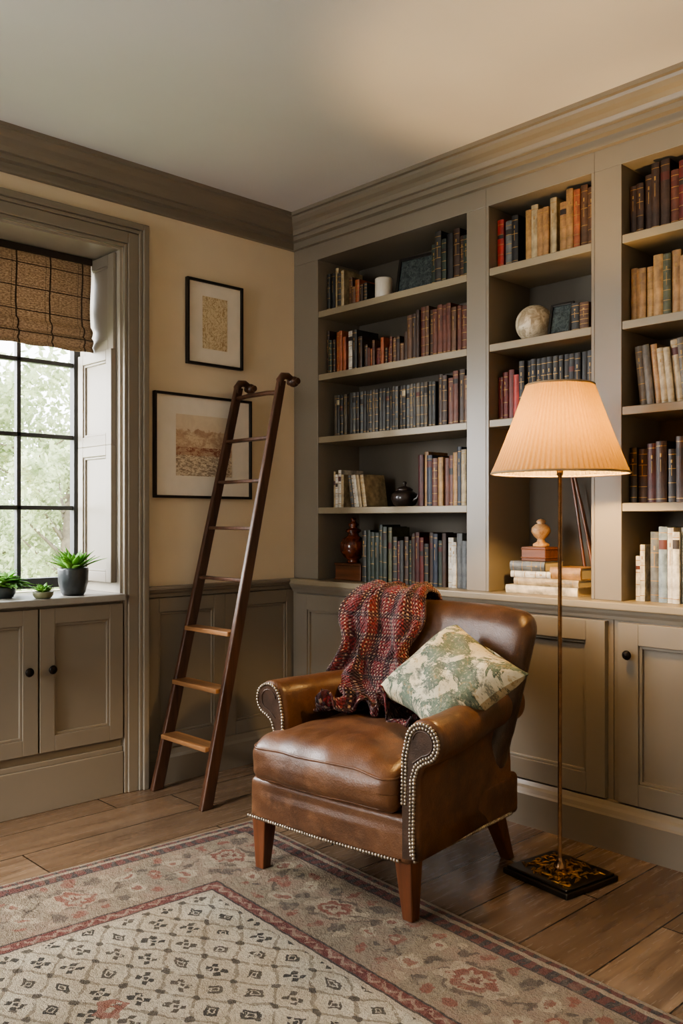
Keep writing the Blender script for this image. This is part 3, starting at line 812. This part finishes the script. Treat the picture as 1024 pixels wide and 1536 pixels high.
AX,AZ,AR=.425,.602,.072
def arm_prof(sg,inn=.335,outx=.405):
    P=[(inn,.22),(inn,.40),(inn+.004,.55)]
    for i in range(22):
        a=math.radians(168-i*(168+78)/21);P.append((AX+AR*math.cos(a),AZ+AR*math.sin(a)))
    P+=[(outx+.012,.515),(outx,.48),(outx-.002,.40),(outx-.004,.30),(outx-.004,.22)]
    return [(sg*x,z) for x,z in P]
def inset(P,d):
    out=[];n=len(P);A=sum(P[i][0]*P[(i+1)%n][1]-P[(i+1)%n][0]*P[i][1] for i in range(n))
    s=1 if A>0 else -1
    for i in range(n):
        a=Vector(P[i-1]);b=Vector(P[i]);c=Vector(P[(i+1)%n])
        t=(c-a).normalized();nn=Vector((-t.y,t.x))*s
        out.append((b.x+nn.x*d,b.y+nn.y*d))
    return out
nail=pm('tarnished_nailhead',lin(172,160,144),.32,metal=.85,var=.45,scale=60)
def nails(g,pts,sp,r=.0055):
    acc=0
    for i in range(len(pts)-1):
        a=Vector(pts[i]);b=Vector(pts[i+1]);L=(b-a).length
        while acc<L:
            g.sphere(a+(b-a)*acc/L,r,8);acc+=sp
        acc-=L
for sg,yf in ((1,-.375),(-1,-.20)):
    P=arm_prof(sg);yb=.34
    g=G(CT)
    ys=[yf+.006,yf+.012,yf+.022]+[yf+.034+(yb-yf-.034)*i/14 for i in range(15)]
    n=len(P);vs=[]
    for j,y in enumerate(ys):
        Q=inset(P,[.012,.004,.0][j]) if j<3 else P
        k=(y-yf)/(yb-yf);k=k*k*(3-2*k)
        for (x,z) in Q:
            up=max(0,min(1,(z-.36)/.24));up=up*up*(3-2*up)
            wv=.007*noise.noise(Vector((x*8,y*8,z*8+sg)))
            cx=sg*AX
            xx=x-sg*.030*k
            xx=(cx-sg*.088*k+(x-cx)*(1-.25*k))*up+xx*(1-up)
            zz=AZ+(z-AZ)*(1-.10*k*up)+.014*k*up
            yy=y-.07*k*(1-up)
            vs.append((xx+wv,yy,zz+wv))
    fs=[(j*n+i,j*n+(i+1)%n,(j+1)*n+(i+1)%n,(j+1)*n+i) for j in range(len(ys)-1) for i in range(n)]
    g.add(vs,fs,0,True);g.add(vs[:n],[tuple(range(n))]);g.add(vs[-n:],[tuple(range(n))])
    ar=obj('armrest',g,leather_m,parent=ch)
    g=G(CT)
    Q=inset(P,.012);g.prism(Q,lambda p,t:(p[0],t,p[1]),yf,yf+.010,0,caps=True)
    Q=inset(P,.034);g.tube([(x,yf-.001,z) for x,z in Q[3:-4]],.003,6)
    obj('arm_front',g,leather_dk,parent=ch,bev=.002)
    g=G(CT);Q=inset(P,.0115);pts=[(x,yf-.001,z) for x,z in Q[1:]]
    nails(g,pts,.0118,.0064)
    if sg>0:
        Q=inset(P,.024);nails(g,[(x,yf-.001,z) for x,z in Q[1:]],.0118,.0058)
    obj('nailhead_trim',g,nail,parent=ch,label='dense row of tarnished silver nailheads')
for seg in ([(-.35,-.379,.214),(.0,-.392,.214),(.335,-.379,.214)],[(.378,-.35,.214),(.378,.27,.214)],[(-.357,-.35,.214),(-.357,.27,.214)]):
    g=G(CT);nails(g,seg,.0122,.0066)
    obj('nailhead_trim',g,nail,parent=ch,label='row of tarnished silver nailheads')
def bk(p):
    x,y,z=p
    t=(z+.375)/.75
    s=.80+.22*min(1,max(0,t))**.8
    x2=x*s
    z2=z-.028*abs(x/.40)**4*(t>.4)*t
    y2=y*(1-.15*t)+.32*(z)-.055*(x/.4)**2*(.4+.6*t)
    if y<0: y2-=.02*(1-(x/.4)**2)*math.sin(pi*min(1,max(0,t)))
    return (x2,y2,z2)
g=G(CT);g.rbox((.01,.30,.592),(.415,.078,.375),.066,18,fn=bk)
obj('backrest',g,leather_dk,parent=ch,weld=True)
for x,y,s in ((-.32,-.325,0),(.335,-.325,0),(-.29,.27,1),(.29,.27,1)):
    g=G(CT);a=.034;b=.02;zt=.215;dy=.10*s;dx=.01*(1 if x>0 else -1)
    zb=.0125 if not s else 0.0
    g.taper([(x+dx-b,y+dy-b,zb),(x+dx+b,y+dy-b,zb),(x+dx+b,y+dy+b,zb),(x+dx-b,y+dy+b,zb)],[(x-a,y-a,zt),(x+a,y-a,zt),(x+a,y+a,zt),(x-a,y+a,zt)])
    obj('leg',g,leg_wood,parent=ch,bev=.004)

def catm(P,t):
    n=len(P)-1;f=t*n;i=min(int(f),n-1);u=f-i
    p0=P[max(i-1,0)];p1=P[i];p2=P[i+1];p3=P[min(i+2,n)]
    return [0.5*((2*b)+(-a+c)*u+(2*a-5*b+4*c-d)*u*u+(-a+3*b-3*c+d)*u**3) for a,b,c,d in zip(p0,p1,p2,p3)]
TP=[(.485,.72,-.38,-.12),(.485,.84,-.39,-.09),(.47,.93,-.395,-.08),(.42,.995,-.40,-.06),(.335,.99,-.41,-.05),(.28,.90,-.415,-.05),(.235,.78,-.415,-.03),(.195,.67,-.41,.01),(.15,.59,-.39,.07),(.08,.55,-.355,.12),(-.02,.545,-.335,.13)]
g=G(CT)
def tf(u,v):
    y,z,xl,xr=catm(TP,v)
    lo=max(0,(v-.35)/.65)
    ph=2.8*noise.noise(Vector((u*2,v*4,9)))
    fold=.015+(.014+.024*lo)*math.sin(u*16+v*3+ph)+.005*math.sin(u*37+v*9+1+ph)+.040*noise.noise(Vector((u*5,v*6,2)))*(.45+lo)+.018*noise.noise(Vector((u*11,v*15,4)))
    fold=max(fold,-.002)
    if v>.72: fold=max(0,fold)*(1+1.0*(v-.72)/.28)+.004+.020*max(0,math.sin(v*62+u*5+ph))*(v-.72)/.28
    x=xl+(xr-xl)*u+.018*math.sin(v*23+u*3)+.04*noise.noise(Vector((u*3,v*9,5)))
    if v<.22: vec=Vector((1,.0))
    elif v<.5: a=(v-.22)/.28*pi*.95; vec=Vector((math.cos(a),math.sin(a)))
    elif v<.8: vec=Vector((-1,.25)).normalized()
    else:
        k=(v-.8)/.2; vec=Vector((-1+k,.25+k*.75)).normalized()
    return (x,y+vec.x*fold-((.05*math.sin(u*9)+.012*math.sin(u*47))*max(0,v-.85)/.15),z+vec.y*fold)
g.grid(tf,90,170)
obj('throw_blanket',g,throw_m,label='red woven plaid throw draped over armchair back',cat='blanket',solid=.009)

PM=CT@TR(.262,.045,.722)@Matrix.Rotation(math.radians(-8),4,'Z')@Matrix.Rotation(math.radians(-46),4,'X')@Matrix.Rotation(math.radians(22),4,'Y')
g=G(PM)
def pf(sg):
    def f(u,v):
        a=2*u-1;b=2*v-1
        x=a*(.232-.030*(1-b*b));z=b*(.208-.030*(1-a*a))-.022*a*a
        th=.092*((1-a**4)*(1-b**4))**.5
        th+=.030*noise.noise(Vector((a*2.2,b*2.2,sg)))*(1-a*a)*(1-b*b)
        th-=.030*math.exp(-((a-.15)**2+(b-.75)**2)*7)
        bend=-.035*b*b*(b>0)+.02*a*a
        return (x,sg*th-bend*.6,z)
    return f
g.grid(pf(-1),40,40);g.grid(pf(1),40,40)
obj('cushion',g,pillow_m,label='cream and green foliage cushion leaning in armchair',cat='cushion',weld=True)

# ------------------------------------------------------------------ lamp
LX,LY=2.0,-.445
la=empty('floor_lamp',(LX,LY,0),'slim brass floor lamp with pleated fabric shade','lamp')
BT=TR(LX,LY,0)@Matrix.Rotation(math.radians(-8),4,'Z')
g=G(BT);g.box(-.15,.15,-.14,.14,0,.022);g.box(-.14,.14,-.13,.13,.022,.030)
base=obj('base',g,pm('dark_aged_bronze',lin(50,42,32),.35,metal=.6,var=.35,scale=20),parent=la,bev=.004,label='dark square lamp base')
g=G(BT)
for i in range(130):
    x=R.uniform(-.115,.115);y=R.uniform(-.105,.105)
    a=R.uniform(0,pi);L=R.uniform(.008,.022);c,s_=math.cos(a)*L,math.sin(a)*L
    g.tube([(x-c,y-s_,.029),(x+s_*.3,y-c*.3,.0335),(x+c,y+s_,.029)],[.002,.0045,.002],6)
for i in range(30):
    g.sphere((R.uniform(-.05,.05),R.uniform(-.045,.045),.031),R.uniform(.006,.012),8,sc=(1,1,.6))
obj('ornament',g,pm('gilt_ornament',lin(158,120,64),.32,metal=.9,var=.5,scale=30),parent=base,label='raised ornate gilt relief')
g=G();g.lathe([(.022,.030),(.022,.05),(.012,.06),(.0075,.075),(.0075,1.46),(.012,1.465),(.012,1.49),(.006,1.495),(.006,1.51)],(LX,LY,0),16)
obj('pole',g,brass,parent=la)
zb,zt,rb,rt=1.47,1.79,.246,.122
g=G()
def shf(u,v):
    a=2*pi*u;r=rb+(rt-rb)*(v**.93)
    r*=1+.009*math.sin(a*80)+.004*math.cos(a*8)
    return (LX+r*math.cos(a),LY+r*math.sin(a),zb+(zt-zb)*v+.003*math.cos(a*8)*(1-v))
g.grid(shf,960,12,cu=True)
sh=obj('lamp_shade',g,shade_m,parent=la,fixn=False,label='pleated beige linen lamp shade')
trimm=pm('shade_trim',lin(150,128,98),.7,var=.1)
g=G();g.tube([(LX+rb*math.cos(i*2*pi/64),LY+rb*math.sin(i*2*pi/64),zb) for i in range(64)],.004,6,closed=True)
obj('trim_band',g,trimm,parent=sh)
g=G();g.tube([(LX+rt*math.cos(i*2*pi/64),LY+rt*math.sin(i*2*pi/64),zt) for i in range(64)],.004,6,closed=True)
obj('trim_band',g,trimm,parent=sh)
g=G()
for k in range(3):
    a=k*2*pi/3+.3;g.tube([(LX,LY,zt-.02),(LX+rt*math.cos(a),LY+rt*math.sin(a),zt-.004)],.002,6)
g.tube([(LX,LY,1.505),(LX+.045,LY,1.55),(LX+.045,LY,1.72),(LX,LY,zt-.02)],.002,6);g.tube([(LX,LY,1.505),(LX-.045,LY,1.55),(LX-.045,LY,1.72),(LX,LY,zt-.02)],.002,6)
obj('shade_frame',g,brass,parent=sh)
g=G();g.sphere((LX,LY,1.534),.025,16,sc=(1,1,1.05))
obj('bulb',g,bulb_mat(),parent=la,label='glowing warm bulb')
l=bpy.data.lights.new('lamp_light','POINT');l.energy=52;l.color=(1,.63,.25);l.shadow_soft_size=.028
lo=bpy.data.objects.new('lamp_light',l);lo.location=(LX,LY,1.595);COL.objects.link(lo)

# ------------------------------------------------------------------ rug
g=G();g.box(0,RUGW,-RUGL,0,0,.0115)
obj('rug',g,rug_m,place=TR(.765,-.895,.0005)@Matrix.Rotation(math.radians(-4.0),4,'Z'),label='faded cream and red patterned wool rug',cat='rug',bev=.004)

# ------------------------------------------------------------------ plants
green=leaf_mat('bright_green_leaf',lin(86,146,56),lin(154,200,96),.4)
potm=glaze('charcoal_pot_glaze',lin(34,40,44),lin(58,64,66),.4)
soil=pm('potting_soil',lin(50,38,30),.95,var=.3,scale=80,bump=.6)
def leafblade(g,c,a,L,w,up,curl):
    n=7;vs=[];fs=[]
    for i in range(n+1):
        t=i/n;r=L*(t*math.cos(up)+.15*t*t*curl);z=L*(t*math.sin(up)-curl*.35*t*t)
        ww=w*math.sin(pi*min(1,(t*.86+.12)))**.8*(1-t**4)
        for s in (-1,0,1):
            vs.append((c[0]+r*math.cos(a)-s*ww*math.sin(a),c[1]+r*math.sin(a)+s*ww*math.cos(a),c[2]+z+abs(s)*ww*.35))
    for i in range(n):
        for s in (0,1): fs.append((i*3+s,i*3+s+1,(i+1)*3+s+1,(i+1)*3+s))
    g.add(vs,fs,0,True)
def plant(x,y,pr,ph,leaves,L,w,lab,name='potted_succulent',upr=(.5,1.35),pm_=None,curl=(.2,.7)):
    z=.9503;e=empty(name,(x,y,z),lab,'plant')
    g=G();g.lathe([(0,0),(pr*.66,0),(pr*.8,ph*.12),(pr*.97,ph*.5),(pr,ph*.92),(pr*.98,ph),(pr*.88,ph),(pr*.86,ph*.88),(0,ph*.86)],(x,y,z),36)
    obj('pot',g,pm_ or potm,parent=e)
    g=G();g.lathe([(0,ph*.88),(pr*.85,ph*.885),(0,ph*.89)],(x,y,z),20);obj('soil',g,soil,parent=e)
    g=G()
    for i in range(leaves):
        a=i*2.4+R.uniform(-.3,.3);k=i/leaves
        leafblade(g,(x+pr*.3*math.cos(a)*(1-k),y+pr*.3*math.sin(a)*(1-k),z+ph*.88),a,L*R.uniform(.75,1.1),w,upr[0]+(upr[1]-upr[0])*k,R.uniform(*curl))
    obj('leaves',g,green,parent=e,solid=.0015)
plant(-.06,-1.30,.07,.128,34,.135,.018,'green succulent in charcoal pot on window sill')
plant(-.13,-1.60,.055,.05,80,.115,.026,'low leafy green plant in shallow bowl on window sill','leafy_plant',(.35,1.2),None,(.6,1.4))
plant(.0,-1.475,.045,.03,34,.05,.012,'small green plant in shallow dish on sill','dish_plant',(.5,1.3),glaze('stone_dish',lin(110,112,84),lin(140,140,108),.6))

# ------------------------------------------------------------------ garden outside
lawn=pm('lawn_grass',lin(150,166,112),.9,var=.3,scale=3)
g=G();g.box(-30,-.6,-14,20,-.56,-.5)
obj('lawn',g,lawn,label='pale green lawn outside window',cat='lawn',kind='stuff')
tleaf=leaf_mat('tree_foliage',lin(132,146,102),lin(204,210,172),.45);bark=pm('tree_bark',lin(110,100,86),.9,var=.3)
def tree(x,y,h,r,n,seed,sz=.07):
    rr=random.Random(seed);e=empty('garden_tree',(x,y,-.5),'pale green leafy garden tree outside window','tree')
    g=G();g.tube([(x,y,-.497),(x,y,0),(x+.05,y,h*.4),(x-.05,y+.1,h*.8)],[.1,.08,.07,.03],8)
    for i in range(9):
        a=rr.uniform(0,6.28);z=h*rr.uniform(.25,.7);g.tube([(x,y,z),(x+r*.7*math.cos(a),y+r*.7*math.sin(a),z+.5)],[.03,.008],5)
    obj('trunk',g,bark,parent=e)
    g=G();cl=[]
    for _ in range(40):
        a=rr.uniform(0,6.28);q=r*rr.random()**.5*.75;cl.append((q*math.cos(a),q*math.sin(a),rr.uniform(.1,h)))
    for i in range(n):
        c=rr.choice(cl);k=r*.12
        cc=lambda q:max(-2*k,min(2*k,rr.gauss(0,k)))
        p=Vector((x+c[0]+cc(0),y+c[1]+cc(0),max(-.2,c[2]+cc(0))))
        a=Vector((rr.gauss(0,1),rr.gauss(0,1),rr.gauss(0,1))).normalized();b=a.orthogonal().normalized()*sz*rr.uniform(.5,1);a=a*sz*rr.uniform(.6,1.2)
        g.add([p-a,p+b*.6,p+a,p-b*.6],[(0,1,2,3)],0)
    obj('foliage',g,tleaf,parent=e,fixn=False)
tree(-6.5,1.85,2.3,.8,7000,1,.045);tree(-10,1.9,1.5,1.7,9000,2,.06);tree(-14.5,5.2,4.2,2.3,6000,3,.10)

# ------------------------------------------------------------------ light
w=bpy.data.worlds.new('sky_world');S.world=w;w.use_nodes=True;nt=w.node_tree
bg=nt.nodes['Background'];tc=nt.nodes.new('ShaderNodeTexCoord');sp=nt.nodes.new('ShaderNodeSeparateXYZ');rp=nt.nodes.new('ShaderNodeValToRGB')
nt.links.new(tc.outputs['Generated'],sp.inputs[0]);nt.links.new(sp.outputs[2],rp.inputs[0]);nt.links.new(rp.outputs[0],bg.inputs[0])
rp.color_ramp.elements[0].position=0;rp.color_ramp.elements[0].color=(.93,.94,.94,1);rp.color_ramp.elements[1].position=.5;rp.color_ramp.elements[1].color=(.86,.92,1,1)
bg.inputs[1].default_value=8.0
def area(name,loc,target,sx,sy,en,col):
    l=bpy.data.lights.new(name,'AREA');l.shape='RECTANGLE';l.size=sx;l.size_y=sy;l.energy=en;l.color=col
    o=bpy.data.objects.new(name,l);COL.objects.link(o);o.location=loc
    o.rotation_euler=(Vector(target)-Vector(loc)).to_track_quat('-Z','Y').to_euler()
area('daylight_and_fill',(-1.15,-2.75,2.1),(1.6,-1.1,.5),1.3,1.5,330,(1,.99,.985))
area('daylight_and_fill',(-.9,-4.2,1.9),(1.8,-1.8,.2),1.3,1.6,270,(1,.99,.985))  # fill lamp outside the added side window
area('daylight_and_fill',(.9,-6.1,2.1),(.55,-1.7,.0),1.0,1.2,90,(1,.99,.98))  # fill lamp outside the added front window
l=bpy.data.lights.new('floor_fill_sun','SUN');l.energy=9;l.angle=math.radians(12);l.color=(1,.965,.91)  # sun added to brighten the left floor and rug through the front opening
o=bpy.data.objects.new('floor_fill_sun',l);COL.objects.link(o);o.location=(1.5,-9,4)
o.rotation_euler=Vector((-.17,1,-.53)).to_track_quat('-Z','Y').to_euler()

S.view_settings.look='AgX - Medium High Contrast'
cd=bpy.data.cameras.new('camera');co=bpy.data.objects.new('camera',cd);COL.objects.link(co)
co.location=(3.78,-3.25,1.3);co.rotation_euler=(pi/2,0,math.radians(46.24))
cd.sensor_fit='VERTICAL';cd.sensor_height=36;cd.sensor_width=24;cd.lens=31.15;cd.shift_y=.0078;cd.clip_start=.05
S.camera=co
